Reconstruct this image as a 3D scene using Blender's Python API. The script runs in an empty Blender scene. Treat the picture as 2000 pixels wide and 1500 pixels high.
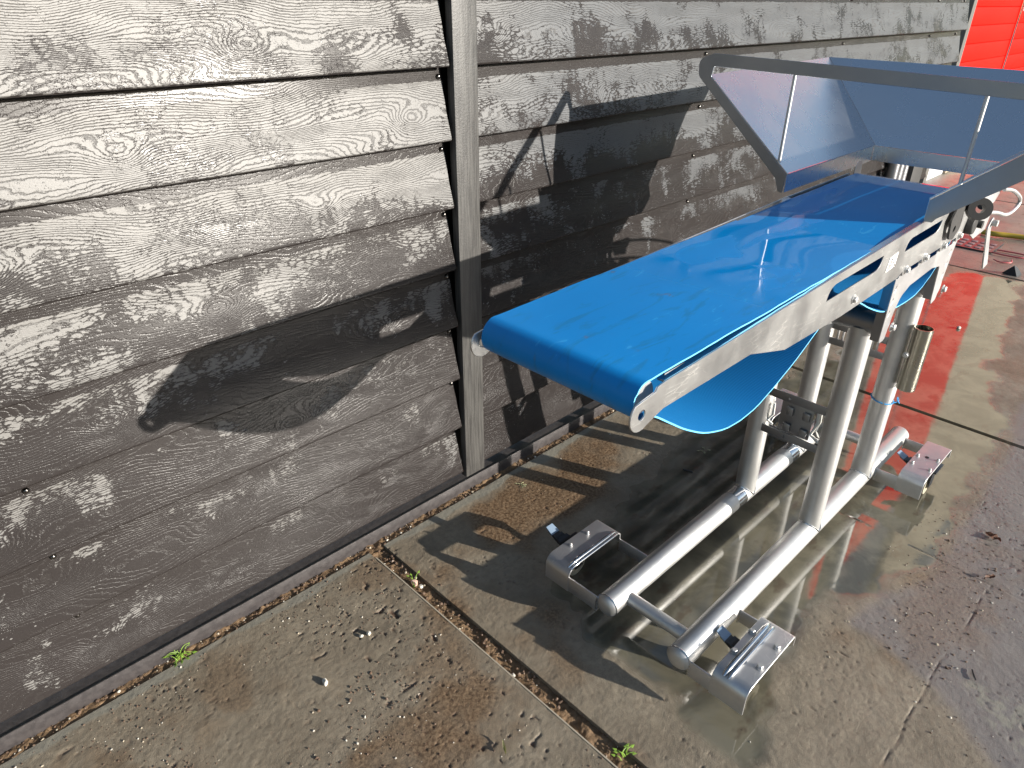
import bpy, bmesh, math, random
import numpy as np
from mathutils import Vector, Matrix
R = math.radians
random.seed(7)
scene = bpy.context.scene
COL = scene.collection

# ------------------------------------------------------------------ camera
AZ, PITCH, ROLL, FPX = R(45.49), R(28.86), R(0.34), 1363.0
cam_d = bpy.data.cameras.new('camera'); cam = bpy.data.objects.new('camera', cam_d); COL.objects.link(cam)
fw = Vector((math.cos(PITCH)*math.cos(AZ), math.cos(PITCH)*math.sin(AZ), -math.sin(PITCH)))
rt = Vector((math.sin(AZ), -math.cos(AZ), 0)); up = rt.cross(fw)
c_, s_ = math.cos(ROLL), math.sin(ROLL)
rt, up = c_*rt + s_*up, -s_*rt + c_*up
m = Matrix((rt, up, -fw)).transposed().to_4x4(); m.translation = (0, 0, 1.4)
cam.matrix_world = m
cam_d.sensor_width = 36; cam_d.lens = FPX/2000*36; cam_d.clip_start = .02; cam_d.clip_end = 500
scene.camera = cam

# ------------------------------------------------------------------ light
SUN = Vector((.395, -1.0, .29)).normalized()          # towards the sun
world = bpy.data.worlds.new('World'); scene.world = world; world.use_nodes = True
wn = world.node_tree
sky = wn.nodes.new('ShaderNodeTexSky'); sky.sky_type = 'NISHITA'; sky.sun_disc = False
sky.sun_elevation = math.asin(SUN.z); sky.sun_rotation = math.atan2(SUN.x, SUN.y)
sky.air_density = 1.0; sky.dust_density = .7; sky.ozone_density = 1.0
bg = wn.nodes['Background']; bg.inputs[1].default_value = .10
wn.links.new(sky.outputs[0], bg.inputs[0])
sd = bpy.data.lights.new('sun', 'SUN'); sd.energy = 4.8; sd.angle = R(.5); sd.color = (1, .945, .86)
so = bpy.data.objects.new('sun', sd); COL.objects.link(so)
so.rotation_euler = SUN.to_track_quat('Z', 'Y').to_euler()
scene.view_settings.view_transform = 'Standard'; scene.view_settings.look = 'None'
scene.view_settings.exposure = .95; scene.view_settings.gamma = 1
scene.render.engine = 'CYCLES'
scene.cycles.max_bounces = 8
scene.cycles.sample_clamp_indirect = 8

# ------------------------------------------------------------------ numpy noise
def vnoise(x, y, seed, s):
    rng = np.random.RandomState(seed); G = rng.rand(257, 257)
    x = x*s + 1000.3*(1+seed % 7); y = y*s + 777.7*(1+seed % 5)
    xi = np.floor(x).astype(int); yi = np.floor(y).astype(int); fx = x-xi; fy = y-yi
    fx = fx*fx*(3-2*fx); fy = fy*fy*(3-2*fy); a = xi % 256; b = yi % 256
    return (G[a, b]*(1-fx)+G[a+1, b]*fx)*(1-fy)+(G[a, b+1]*(1-fx)+G[a+1, b+1]*fx)*fy
def fbm(x, y, seed, s, o=4):
    r = 0; t = 0
    for k in range(o):
        r = r + vnoise(x, y, seed+k*11, s*2.03**k)*.5**k; t += .5**k
    return r/t
def sstep(a, b, x):
    t = np.clip((x-a)/(b-a), 0, 1); return t*t*(3-2*t)

# ------------------------------------------------------------------ materials
class NT:
    def __init__(s, name):
        s.m = bpy.data.materials.new(name); s.m.use_nodes = True; s.t = s.m.node_tree; s.b = s.t.nodes['Principled BSDF']
    def n(s, typ, **k):
        nd = s.t.nodes.new('ShaderNode'+typ)
        for a, v in k.items(): setattr(nd, a, v)
        return nd
    def put(s, sock, v):
        if hasattr(v, 'type') and hasattr(v, 'links'): s.t.links.new(v, sock)
        elif isinstance(v, (tuple, list)): sock.default_value = (*v, 1) if len(v) == 3 and len(sock.default_value) == 4 else v
        else: sock.default_value = v
    def set(s, **k):
        for a, v in k.items(): s.put(s.b.inputs[{'base': 'Base Color', 'rough': 'Roughness', 'metal': 'Metallic', 'normal': 'Normal', 'spec': 'Specular IOR Level', 'ior': 'IOR', 'coat': 'Coat Weight', 'coatr': 'Coat Roughness', 'aniso': 'Anisotropic'}[a]], v)
        return s.m
    def pos(s, sx=1, sy=1, sz=1, off=(0, 0, 0)):
        g = s.n('NewGeometry'); mp = s.n('Mapping'); mp.inputs['Scale'].default_value = (sx, sy, sz); mp.inputs['Location'].default_value = off
        s.t.links.new(g.outputs['Position'], mp.inputs[0]); return mp.outputs[0]
    def noise(s, vec, scale, detail=4, rough=.55, dist=0):
        nd = s.n('TexNoise'); s.put(nd.inputs['Vector'], vec); nd.inputs['Scale'].default_value = scale; nd.inputs['Detail'].default_value = detail
        nd.inputs['Roughness'].default_value = rough; nd.inputs['Distortion'].default_value = dist; return nd.outputs['Fac']
    def vor(s, vec, scale, feat='F1', out='Distance', rnd=1):
        nd = s.n('TexVoronoi', feature=feat); s.put(nd.inputs['Vector'], vec); nd.inputs['Scale'].default_value = scale; nd.inputs['Randomness'].default_value = rnd; return nd.outputs[out]
    def math(s, op, a, b=0, c=0, clamp=False):
        nd = s.n('Math', operation=op, use_clamp=clamp); s.put(nd.inputs[0], a); s.put(nd.inputs[1], b); s.put(nd.inputs[2], c); return nd.outputs[0]
    def ramp(s, fac, a, b, lo=0., hi=1.):
        nd = s.n('MapRange', interpolation_type='SMOOTHSTEP'); s.put(nd.inputs[0], fac)
        for i, v in enumerate((a, b, lo, hi)): s.put(nd.inputs[i+1], v)
        return nd.outputs[0]
    def mix(s, f, a, b):
        nd = s.n('Mix', data_type='RGBA'); s.put(nd.inputs[0], f); s.put(nd.inputs[6], a); s.put(nd.inputs[7], b); return nd.outputs[2]
    def mixf(s, f, a, b):
        nd = s.n('Mix', data_type='FLOAT'); s.put(nd.inputs[0], f); s.put(nd.inputs[2], a); s.put(nd.inputs[3], b); return nd.outputs[0]
    def bump(s, h, strength, dist=.001, normal=None):
        nd = s.n('Bump'); s.put(nd.inputs['Height'], h); nd.inputs['Strength'].default_value = strength; nd.inputs['Distance'].default_value = dist
        if normal is not None: s.put(nd.inputs['Normal'], normal)
        return nd.outputs[0]
    def sep(s, v):
        nd = s.n('SeparateXYZ'); s.put(nd.inputs[0], v); return nd.outputs
    def comb(s, x, y, z):
        nd = s.n('CombineXYZ'); s.put(nd.inputs[0], x); s.put(nd.inputs[1], y); s.put(nd.inputs[2], z); return nd.outputs[0]
    def attr(s, name):
        nd = s.n('Attribute', attribute_name=name); return nd.outputs['Fac']

BP = .1638; ZB0 = .118
def mat_board():
    k = NT('grained_cladding'); X, Y, Z = k.sep(k.pos())
    t = k.math('DIVIDE', k.math('SUBTRACT', Z, ZB0), BP)
    bi = k.math('FLOOR', t); v = k.math('FRACT', t)
    u = k.math('ADD', X, k.math('MULTIPLY', bi, .37))
    # embossed grain: contour lines of a stretched field, plus knots
    fld = k.noise(k.comb(k.math('MULTIPLY', u, 2.6), k.math('MULTIPLY', v, 1.5), k.math('MULTIPLY', bi, .13)), 1.0, 1.5, .5)
    # knots: one every ~.62 m
    ku = k.math('SUBTRACT', k.math('FRACT', k.math('MULTIPLY', k.math('ADD', u, .2), 1.6)), .5)
    ku = k.math('DIVIDE', ku, 1.6)
    kv = k.math('SUBTRACT', v, .36)
    r2 = k.math('ADD', k.math('POWER', k.math('ABSOLUTE', k.math('DIVIDE', ku, .05)), 2), k.math('POWER', k.math('ABSOLUTE', k.math('DIVIDE', kv, .17)), 2))
    kn = k.math('EXPONENT', k.math('MULTIPLY', r2, -1))
    f = k.math('ADD', k.math('ADD', k.math('MULTIPLY', v, 27), k.math('MULTIPLY', fld, 32)), k.math('MULTIPLY', kn, 7))
    wob = k.noise(k.comb(k.math('MULTIPLY', X, 70), 0, k.math('MULTIPLY', Z, 150)), 1, 3, .65)
    f = k.math('ADD', f, k.math('MULTIPLY', wob, 1.3))
    sn = k.math('ABSOLUTE', k.math('SUBTRACT', k.math('FRACT', f), .5))      # 0 .. .5
    gw = k.noise(k.comb(k.math('MULTIPLY', X, 14), 0, k.math('MULTIPLY', Z, 40)), 1, 3, .6)
    grain = k.ramp(sn, .0, k.ramp(gw, .35, .65, .10, .30))                                             # 0 in the groove, 1 on the plateau
    fine = k.noise(k.comb(k.math('MULTIPLY', X, 160), 0, k.math('MULTIPLY', Z, 420)), 1, 3, .7)
    # pale film, part dry patches and part painted sheen, on wet dark board
    big = k.noise(k.pos(6, 1, 9), 1, 5, .62, .6)
    drip = k.noise(k.pos(34, 1, 5), 1, 3, .6)
    zb = k.math('ADD', k.math('ADD', k.ramp(Z, .45, .92, -.115, .01), k.ramp(Z, .9, 1.08, 0, .15)), k.ramp(X, 1.1, 1.6, .0, -.035))  # more film on upper boards, partly sun sheen painted as pale colour
    vb = k.ramp(v, .0, .8, -.075, .045)
    band = k.ramp(v, .79, .83, 0, -.5)                                       # strip under the drip edge stays wet
    s = k.math('ADD', k.math('ADD', big, zb), k.math('ADD', vb, band))
    s = k.math('ADD', s, k.math('MULTIPLY', k.math('SUBTRACT', drip, .5), .34))
    s = k.math('ADD', s, k.math('MULTIPLY', k.math('SUBTRACT', sn, .3), .20))
    s = k.math('ADD', s, k.math('MULTIPLY', k.math('SUBTRACT', fine, .5), .10))
    wv = k.comb(k.math('ADD', k.math('MULTIPLY', X, 48), k.math('MULTIPLY', fine, 1.2)), 0, k.math('ADD', k.math('MULTIPLY', Z, 115), k.math('MULTIPLY', drip, 2)))
    crk = k.ramp(k.vor(wv, 1, 'DISTANCE_TO_EDGE'), .02, .14, -.085, .02)
    spk = k.ramp(k.vor(k.pos(70, 1, 95), 1), .10, .24, .17, 0); spk = k.math('MULTIPLY', spk, k.ramp(k.noise(k.pos(15, 1, 15), 1, 2), .5, .6))
    s = k.math('ADD', s, k.math('ADD', crk, spk))
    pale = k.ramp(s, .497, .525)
    tone = k.noise(k.pos(2.2, 1, 3), 1, 3)
    pc = k.mix(tone, (.122, .117, .110), (.165, .157, .148)); dc = k.mix(tone, (.018, .0152, .0145), (.033, .028, .0265))
    pc = k.mix(k.ramp(X, .9, 1.6, 0, .9), pc, (.066, .070, .076)); base = k.mix(pale, dc, pc)  # film bluer to the right: sky sheen painted into its colour
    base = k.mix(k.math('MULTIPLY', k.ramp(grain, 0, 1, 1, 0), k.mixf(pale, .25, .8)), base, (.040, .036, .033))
    drops = k.vor(k.pos(1, 1, 1), 330, 'F1'); dm = k.ramp(drops, .12, .34, 1, 0)
    sel = k.ramp(k.noise(k.pos(1, 1, 1), 55, 2), .5, .62)
    dm = k.math('MULTIPLY', dm, sel)
    h = k.math('ADD', k.math('MULTIPLY', grain, .7), k.math('MULTIPLY', fine, .5))
    h = k.math('ADD', h, k.math('MULTIPLY', dm, .9)); h = k.math('ADD', h, k.math('MULTIPLY', pale, .2))
    nrm = k.bump(k.math('MULTIPLY', h, k.mixf(pale, .45, 1)), .7, .0010)
    rough = k.mixf(pale, k.mixf(tone, .22, .32), .46); rough = k.mixf(k.math('MULTIPLY', dm, .9), rough, .12)
    return k.set(base=base, rough=rough, normal=nrm, spec=k.mixf(pale, .22, .5))
def mat_trim():
    k = NT('dark_trim_board'); g = k.noise(k.pos(210, 210, 9), 1, 4, .65); sp = k.noise(k.pos(), 260, 2, .6)
    b = k.mix(k.ramp(g, .38, .62), (.042, .040, .038), (.082, .079, .074))
    return k.set(base=b, rough=.48, normal=k.bump(k.math('ADD', g, sp), .6, .001))
def mat_flash():
    k = NT('coated_flashing'); sp = k.vor(k.pos(), 220); g = k.noise(k.pos(60, 60, 60), 1, 4)
    return k.set(base=k.mix(k.ramp(g, .35, .65), (.045, .040, .040), (.065, .058, .057)), rough=.35, normal=k.bump(k.ramp(sp, .1, .3, 1, 0), .4, .001))
def mat_plain(name, col, rough=.5, metal=0, bscale=0, bstr=.2, var=.15):
    k = NT(name); n = k.noise(k.pos(), 25, 4); c2 = tuple(min(1, c*(1+var)) for c in col); c1 = tuple(c*(1-var) for c in col)
    kw = dict(base=k.mix(n, c1, c2), rough=rough, metal=metal)
    if bscale: kw['normal'] = k.bump(k.noise(k.pos(), bscale, 3), bstr, .001)
    return k.set(**kw)
def mat_steel(name, col=(.62, .62, .62), r0=.22, r1=.38, stretch=(8, 300, 300), scratch=0., var=.8):
    k = NT(name); g = k.noise(k.pos(*stretch), 1, 3, .6); b = k.noise(k.pos(), 9, 4)
    rough = k.mixf(k.ramp(b, .3, .7), r0, r1); col2 = tuple(c*var for c in col)
    base = k.mix(k.ramp(b, .3, .75), col, col2); h = g
    if scratch:
        d = k.n('TexNoise'); d.inputs['Scale'].default_value = 6; k.put(d.inputs['Vector'], k.pos())
        w1 = k.n('TexVoronoi', feature='DISTANCE_TO_EDGE'); w1.inputs['Scale'].default_value = 55; k.put(w1.inputs['Vector'], k.pos(.45, .6, 1.9)); 
        sc = k.ramp(w1.outputs['Distance'], .0, .035, 1, 0); msk = k.ramp(k.noise(k.pos(), 22, 3), .5, .62)
        sc = k.math('MULTIPLY', sc, msk); base = k.mix(k.math('MULTIPLY', sc, scratch), base, (.86, .84, .8))
        h = k.math('ADD', g, k.math('MULTIPLY', sc, 1.2))
    return k.set(base=base, rough=rough, metal=1, normal=k.bump(h, .22, .0006))
def mat_belt(inner=False):
    k = NT('blue_belt_fabric' if inner else 'blue_belt')
    X, Y, Z = k.sep(k.pos()); n1 = k.noise(k.pos(3, 5, 3), 1, 5, .6); n2 = k.noise(k.pos(7, 26, 7), 1, 5, .62, 1.2)
    base = k.mix(n1, (.002, .18, .50), (.004, .255, .64))
    if inner:
        wv = k.n('TexWave', wave_type='BANDS', bands_direction='X'); wv.inputs['Scale'].default_value = 95; k.put(wv.inputs['Vector'], k.pos(1, .25, .6))
        base = k.mix(k.ramp(wv.outputs['Fac'], .2, .8), (.003, .16, .48), (.010, .27, .66))
        return k.set(base=base, rough=.55, normal=k.bump(wv.outputs['Fac'], .5, .0006))
    st = k.math('MULTIPLY', k.ramp(n2, .53, .66), k.ramp(X, 1.45, .95)); base = k.mix(k.math('MULTIPLY', st, .42), base, (.012, .14, .27))
    r2 = k.ramp(k.noise(k.pos(26, 30, 26), 1, 3), .62, .72); base = k.mix(k.math('MULTIPLY', k.math('MULTIPLY', r2, st), .8), base, (.16, .10, .05))
    d2 = k.ramp(k.noise(k.pos(9, 40, 9), 1, 4, .7, .8), .63, .68); base = k.mix(k.math('MULTIPLY', d2, .45), base, (.05, .38, .72))
    film = k.ramp(k.noise(k.pos(3.5, 5, 3.5, (3, 2, 0)), 1, 3, .5, .8), .36, .39)
    far = k.ramp(X, .98, 1.15); film = k.math('MULTIPLY', film, far)
    rough = k.mixf(film, k.mixf(n1, .30, .42), .025)
    fine = k.noise(k.pos(60, 200, 60), 1, 3)
    return k.set(base=base, rough=rough, normal=k.bump(k.math('ADD', k.math('MULTIPLY', fine, k.mixf(film, .3, .03)), k.math('MULTIPLY', film, .10)), .35, .0008), spec=k.mixf(film, .25, .36))
def mat_ground():
    k = NT('wet_concrete'); wet = k.attr('wet'); mud = k.attr('mud'); pit = k.attr('pit'); rim = k.attr('rim'); cool = k.attr('cool')
    n = k.noise(k.pos(), 5, 5, .6); n2 = k.noise(k.pos(), 60, 4, .7); n3 = k.noise(k.pos(), 420, 2, .7)
    dry = k.mix(k.ramp(n, .3, .7), (.20, .165, .118), (.295, .25, .185)); dry = k.mix(k.ramp(n2, .35, .7, .0, .45), dry, (.13, .10, .07))
    dry = k.mix(k.ramp(n3, .5, .75, 0, .5), dry, (.30, .27, .21))
    mudc = k.mix(k.ramp(k.noise(k.pos(), 120, 3, .7), .35, .65), (.09, .05, .026), (.25, .17, .10))
    base = k.mix(mud, dry, mudc)
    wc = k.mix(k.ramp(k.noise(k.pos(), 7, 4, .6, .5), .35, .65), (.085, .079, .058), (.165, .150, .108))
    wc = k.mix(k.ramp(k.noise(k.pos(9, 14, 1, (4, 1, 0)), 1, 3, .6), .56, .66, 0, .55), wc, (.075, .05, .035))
    base = k.mix(wet, base, wc); base = k.mix(k.math('MULTIPLY', cool, .7), base, k.mix(n2, (.14, .13, .13), (.22, .21, .21)))  # cool zone: sky reflection painted in as greyer concrete
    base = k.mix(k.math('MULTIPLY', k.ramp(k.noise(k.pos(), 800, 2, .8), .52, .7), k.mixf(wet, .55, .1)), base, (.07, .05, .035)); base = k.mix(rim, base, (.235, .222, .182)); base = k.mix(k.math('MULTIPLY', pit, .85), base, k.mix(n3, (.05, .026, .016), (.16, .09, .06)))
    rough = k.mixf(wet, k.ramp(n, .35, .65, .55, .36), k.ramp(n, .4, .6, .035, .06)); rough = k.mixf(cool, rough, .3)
    h = k.math('ADD', k.math('MULTIPLY', n3, k.mixf(wet, 1.1, .0)), k.math('MULTIPLY', n2, k.mixf(wet, 1., .02)))
    h = k.math('ADD', h, k.math('MULTIPLY', k.noise(k.pos(), 14, 2), k.mixf(wet, 0, .12)))
    return k.set(base=base, rough=rough, normal=k.bump(h, .55, .0018), ior=k.mixf(wet, 1.45, 1.75))
def mat_soil():
    k = NT('damp_soil'); n = k.noise(k.pos(), 90, 4, .7); n2 = k.noise(k.pos(), 12, 3)
    return k.set(base=k.mix(n, (.05, .028, .014), (.30, .19, .10)), rough=.75, normal=k.bump(k.math('ADD', n, n2), 1, .004))
M = {}
M['board'] = mat_board(); M['trim'] = mat_trim(); M['flash'] = mat_flash()
M['black'] = mat_plain('black_backing', (.006, .006, .006), .7)
M['screw'] = mat_plain('screw_head', (.16, .15, .14), .22, 1)
M['steel'] = mat_steel('satin_steel', (.70, .695, .68), .46, .6)
M['plate'] = mat_steel('scratched_steel', (.66, .655, .64), .35, .48, (18, 260, 260), .75)
M['sheet'] = mat_steel('sheet_steel', (.76, .765, .77), .25, .30, (200, 200, 200), 0, .96)
M['frame'] = mat_steel('shaded_frame_steel', (.36, .385, .42), .34, .42, (200, 200, 200), 0, .9)  # end frame's unlit face painted in as darker, bluer steel
M['bracket'] = mat_steel('bracket_steel', (.66, .65, .65), .42, .55, (60, 200, 200), .35)
M['polish'] = mat_steel('polished_steel', (.72, .73, .74), .1, .16, (5, 200, 200))
M['dsteel'] = mat_steel('dull_steel', (.34, .34, .35), .4, .5, (200, 60, 200))
M['dark'] = mat_plain('dark_cast', (.05, .048, .046), .62, .2, 300)
M['plastic'] = mat_plain('black_plastic', (.02, .02, .022), .35)
M['pad'] = mat_plain('grey_pad', (.20, .27, .36), .35)
M['wheel'] = mat_plain('wheel_rubber', (.42, .38, .28), .5)
M['belt'] = mat_belt(); M['beltin'] = mat_belt(True)
M['beltedge'] = mat_plain('belt_edge', (.16, .55, .85), .5, 0, 400)
M['paper'] = mat_plain('paper_label', (.78, .77, .72), .6, var=.04)
M['ink'] = mat_plain('ink', (.04, .04, .05), .6)
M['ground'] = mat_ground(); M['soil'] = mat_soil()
M['red'] = mat_plain('red_door_paint', (.72, .010, .004), .6, var=.04)
M['red'].node_tree.nodes['Principled BSDF'].inputs['Specular IOR Level'].default_value = .06
M['white'] = mat_plain('white_plinth', (.7, .72, .75), .5)
M['grey'] = mat_plain('concrete_post', (.13, .125, .115), .7, 0, 120, .6)
M['tan'] = mat_plain('pale_render', (.42, .36, .27), .8, 0, 60, .4)
M['hose'] = mat_plain('yellow_hose', (.42, .30, .03), .45)
M['string'] = mat_plain('blue_cord', (.02, .28, .62), .6)
M['leaf'] = mat_plain('green_leaf', (.22, .36, .05), .5)
M['straw'] = mat_plain('pale_straw', (.36, .36, .2), .6)
M['brown'] = mat_plain('dead_leaf', (.16, .07, .035), .6)
M['stone'] = mat_plain('pale_pebble', (.62, .58, .5), .6, 0, 200, .5)
M['pink'] = mat_plain('pink_pebble', (.62, .42, .33), .55, 0, 200, .5)
M['gravel'] = mat_plain('brown_gravel', (.14, .09, .06), .5, 0, 300, .5, .6)
M['pinkcord'] = mat_plain('red_cord', (.5, .12, .12), .5)
M['pinkslot'] = mat_plain('grate_gap', (.22, .15, .15), .6)
M['shade'] = mat_plain('grey_render', (.10, .10, .105), .8)
M['cast'] = mat_plain('grate_iron', (.07, .065, .07), .35, .2)

# ------------------------------------------------------------------ helpers
def link(name, me, mat=None, parent=None):
    o = bpy.data.objects.new(name, me); COL.objects.link(o)
    if mat is not None:
        for x in (mat if isinstance(mat, (list, tuple)) else [mat]): me.materials.append(M[x] if isinstance(x, str) else x)
    if parent is not None: o.parent = parent; o.matrix_parent_inverse = parent_inv(parent)
    return o
def parent_inv(p):
    mw = Matrix.Translation(p.location)
    q = p.parent
    if q is not None: return Matrix.Identity(4) if p.location.length == 0 else mw.inverted()
    return mw.inverted()
def thing(name, label, cat, loc=(0, 0, 0), group=None):
    o = bpy.data.objects.new(name, None); COL.objects.link(o); o.location = loc; o.empty_display_size = .05
    o['label'] = label; o['category'] = cat
    if group: o['group'] = group
    return o
def tag(o, label, cat, group=None):
    o['label'] = label; o['category'] = cat
    if group: o['group'] = group
    return o
def smooth(me, ang=40):
    for p in me.polygons: p.use_smooth = True
    try: me.set_sharp_from_angle(angle=R(ang))
    except Exception: pass
class MB:
    """a bmesh that collects shapes and is linked as ONE mesh object"""
    def __init__(s): s.b = bmesh.new()
    def box(s, lo, hi, bev=0, mi=0):
        vs = [s.b.verts.new((x, y, z)) for x in (lo[0], hi[0]) for y in (lo[1], hi[1]) for z in (lo[2], hi[2])]
        fs = [(0, 1, 3, 2), (4, 6, 7, 5), (0, 4, 5, 1), (2, 3, 7, 6), (0, 2, 6, 4), (1, 5, 7, 3)]
        F = [s.b.faces.new([vs[i] for i in f]) for f in fs]
        for f in F: f.material_index = mi
        if bev:
            es = list({e for f in F for e in f.edges}); bmesh.ops.bevel(s.b, geom=es, offset=bev, segments=2, affect='EDGES', profile=.5)
        return s
    def hull(s, pts, mi=0):
        vs = [s.b.verts.new(p) for p in pts]; r = bmesh.ops.convex_hull(s.b, input=vs); return s
    def tube(s, pts, r, seg=20, caps=True, rad=None):
        pts = [Vector(p) for p in pts]; rings = []; n = len(pts); nrm = None
        for i, p in enumerate(pts):
            t = ((pts[min(i+1, n-1)]-p).normalized() + (p-pts[max(i-1, 0)]).normalized()).normalized()
            if nrm is None: nrm = t.orthogonal().normalized()
            nrm = (nrm - t*nrm.dot(t)).normalized(); bi = t.cross(nrm); rr = rad[i] if rad else r
            rings.append([s.b.verts.new(p+(nrm*math.cos(a)+bi*math.sin(a))*rr) for a in [2*math.pi*j/seg for j in range(seg)]])
        for a, c in zip(rings, rings[1:]):
            for j in range(seg): s.b.faces.new((a[j], a[(j+1) % seg], c[(j+1) % seg], c[j]))
        if caps:
            s.b.faces.new(rings[0][::-1]); s.b.faces.new(rings[-1])
        return s
    def ring(s, c, axis, ro, ri, depth, seg=28):
        c = Vector(c); ax = Vector(axis).normalized(); n = ax.orthogonal().normalized(); bi = ax.cross(n); R4 = []
        for off, rr in ((-depth/2, ri), (-depth/2, ro), (depth/2, ro), (depth/2, ri)):
            R4.append([s.b.verts.new(c+ax*off+(n*math.cos(a)+bi*math.sin(a))*rr) for a in [2*math.pi*j/seg for j in range(seg)]])
        for q in range(4):
            a, d = R4[q], R4[(q+1) % 4]
            for j in range(seg): s.b.faces.new((a[j], a[(j+1) % seg], d[(j+1) % seg], d[j]))
        return s
    def cyl(s, c, axis, r, depth, seg=24, bev=0):
        c = Vector(c); ax = Vector(axis).normalized(); h = depth/2
        if bev: return s.tube([c-ax*h, c-ax*(h-bev), c+ax*(h-bev), c+ax*h], r, seg, True, [r-bev, r, r, r-bev])
        return s.tube([c-ax*h, c+ax*h], r, seg)
    def hexbolt(s, c, axis, r=.0075, h=.006):
        c = Vector(c); ax = Vector(axis).normalized()
        s.cyl(c+ax*.001, ax, r*1.35, .002, 20); s.tube([c+ax*.002, c+ax*(h), c+ax*(h+.001)], r, 6, True, [r, r, r*.85]); return s
    def ball(s, c, r, sc=(1, 1, 1), seg=12, jit=0):
        mt = Matrix.Translation(c) @ Matrix.Diagonal((*sc, 1))
        g = bmesh.ops.create_icosphere(s.b, subdivisions=2, radius=r, matrix=mt)
        if jit:
            for v in g['verts']: v.co += Vector((random.uniform(-1, 1) for _ in range(3)))*jit
        return s
    def build(s, name, mat, parent=None, sm=40):
        me = bpy.data.meshes.new(name); bmesh.ops.recalc_face_normals(s.b, faces=s.b.faces); s.b.to_mesh(me); s.b.free()
        if sm: smooth(me, sm)
        return link(name, me, mat, parent)
def plate_mesh(outlines, th, bev=.0006):
    """flat sheet with holes: outlines in (a,b), first is outer; returns mesh in the XY plane, thickness th centred on 0"""
    cu = bpy.data.curves.new('tmp', 'CURVE'); cu.dimensions = '2D'; cu.fill_mode = 'BOTH'; cu.extrude = th/2-bev; cu.bevel_depth = bev; cu.bevel_resolution = 0; cu.offset = -bev
    for ol in outlines:
        sp = cu.splines.new('POLY'); sp.points.add(len(ol)-1)
        for i, p in enumerate(ol): sp.points[i].co = (p[0], p[1], 0, 1)
        sp.use_cyclic_u = True
    o = bpy.data.objects.new('tmp', cu); COL.objects.link(o); dg = bpy.context.evaluated_depsgraph_get(); dg.update()
    me = bpy.data.meshes.new_from_object(o.evaluated_get(dg)); bpy.data.objects.remove(o); bpy.data.curves.remove(cu); me.materials.clear(); return me
def plate(name, outlines, th, plane, at, mat, parent, bev=.0006):
    me = plate_mesh(outlines, th, bev)
    if plane == 'xz': mt = Matrix(((1, 0, 0, 0), (0, 0, -1, at), (0, 1, 0, 0), (0, 0, 0, 1)))
    elif plane == 'yz': mt = Matrix(((0, 0, 1, at), (1, 0, 0, 0), (0, 1, 0, 0), (0, 0, 0, 1)))
    me.transform(mt); return link(name, me, mat, parent)
def rnd(pts, r, seg=5):
    """round the corners of a polygon; pts may carry a third value: own radius"""
    out = []; n = len(pts)
    for i, p in enumerate(pts):
        rr = p[2] if len(p) > 2 else r; a = Vector(pts[i-1][:2]); b = Vector(p[:2]); c = Vector(pts[(i+1) % n][:2])
        if rr <= 0: out.append(tuple(b)); continue
        d1 = (a-b); d2 = (c-b); ang = d1.angle(d2); t = min(rr/math.tan(ang/2), d1.length*.48, d2.length*.48); d1.normalize(); d2.normalize()
        p1, p2 = b+d1*t, b+d2*t
        for k in range(seg+1):
            q = k/seg; out.append(tuple((1-q)**2*p1+2*q*(1-q)*b+q*q*p2))
    return out
def circ(x, y, r, n=20): return [(x+r*math.cos(2*math.pi*i/n), y+r*math.sin(2*math.pi*i/n)) for i in range(n)]
def arc(cx, cy, r, a0, a1, n=10): return [(cx+r*math.cos(R(a0+(a1-a0)*i/n)), cy+r*math.sin(R(a0+(a1-a0)*i/n))) for i in range(n+1)]

# ================================================================== SETTING
def struct(o): o['kind'] = 'structure'; return o
# soil / ground sheet reaching the horizon
me = bpy.data.meshes.new('ground'); S = 150
me.from_pydata([(-S, -S, -.03), (S, -S, -.03), (S, S, -.03), (-S, S, -.03)], [], [(0, 1, 2, 3)]); struct(link('ground', me, 'soil'))
def grid_obj(name, x0, x1, y0, y1, dx, dy, fn, mat, skirt=.035):
    nx = max(2, int(round((x1-x0)/dx))+1); ny = max(2, int(round((y1-y0)/dy))+1)
    xs = np.linspace(x0, x1, nx); ys = np.linspace(y0, y1, ny); XX, YY = np.meshgrid(xs, ys, indexing='ij')
    Z, at = fn(XX, YY); co = np.stack([XX, YY, Z], -1).reshape(-1, 3)
    idx = np.arange(nx*ny).reshape(nx, ny); q = np.stack([idx[:-1, :-1], idx[1:, :-1], idx[1:, 1:], idx[:-1, 1:]], -1).reshape(-1, 4)
    extra = []; ef = []
    if skirt:
        loop = list(idx[:, 0])+list(idx[-1, 1:])+list(idx[-2::-1, -1])+list(idx[0, -2:0:-1]); base = nx*ny
        for i in loop: extra.append(co[i]-np.array([0, 0, skirt]))
        L = len(loop); ef = [(loop[i], base+i, base+(i+1) % L, loop[(i+1) % L]) for i in range(L)]
    allv = np.vstack([co]+([np.array(extra)] if extra else [])); faces = np.vstack([q]+([np.array(ef)] if ef else []))
    me = bpy.data.meshes.new(name); me.vertices.add(len(allv)); me.vertices.foreach_set('co', allv.astype(np.float32).ravel())
    me.loops.add(faces.size); me.loops.foreach_set('vertex_index', faces.astype(np.int32).ravel())
    me.polygons.add(len(faces)); me.polygons.foreach_set('loop_start', np.arange(0, faces.size, 4, dtype=np.int32)); me.polygons.foreach_set('loop_total', np.full(len(faces), 4, np.int32))
    me.update(calc_edges=True); me.validate()
    for k, v in at.items():
        a = me.attributes.new(k, 'FLOAT', 'POINT'); arr = np.zeros(len(allv), np.float32); arr[:nx*ny] = v.ravel(); a.data.foreach_set('value', arr)
    smooth(me, 50); return link(name, me, mat)
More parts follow.
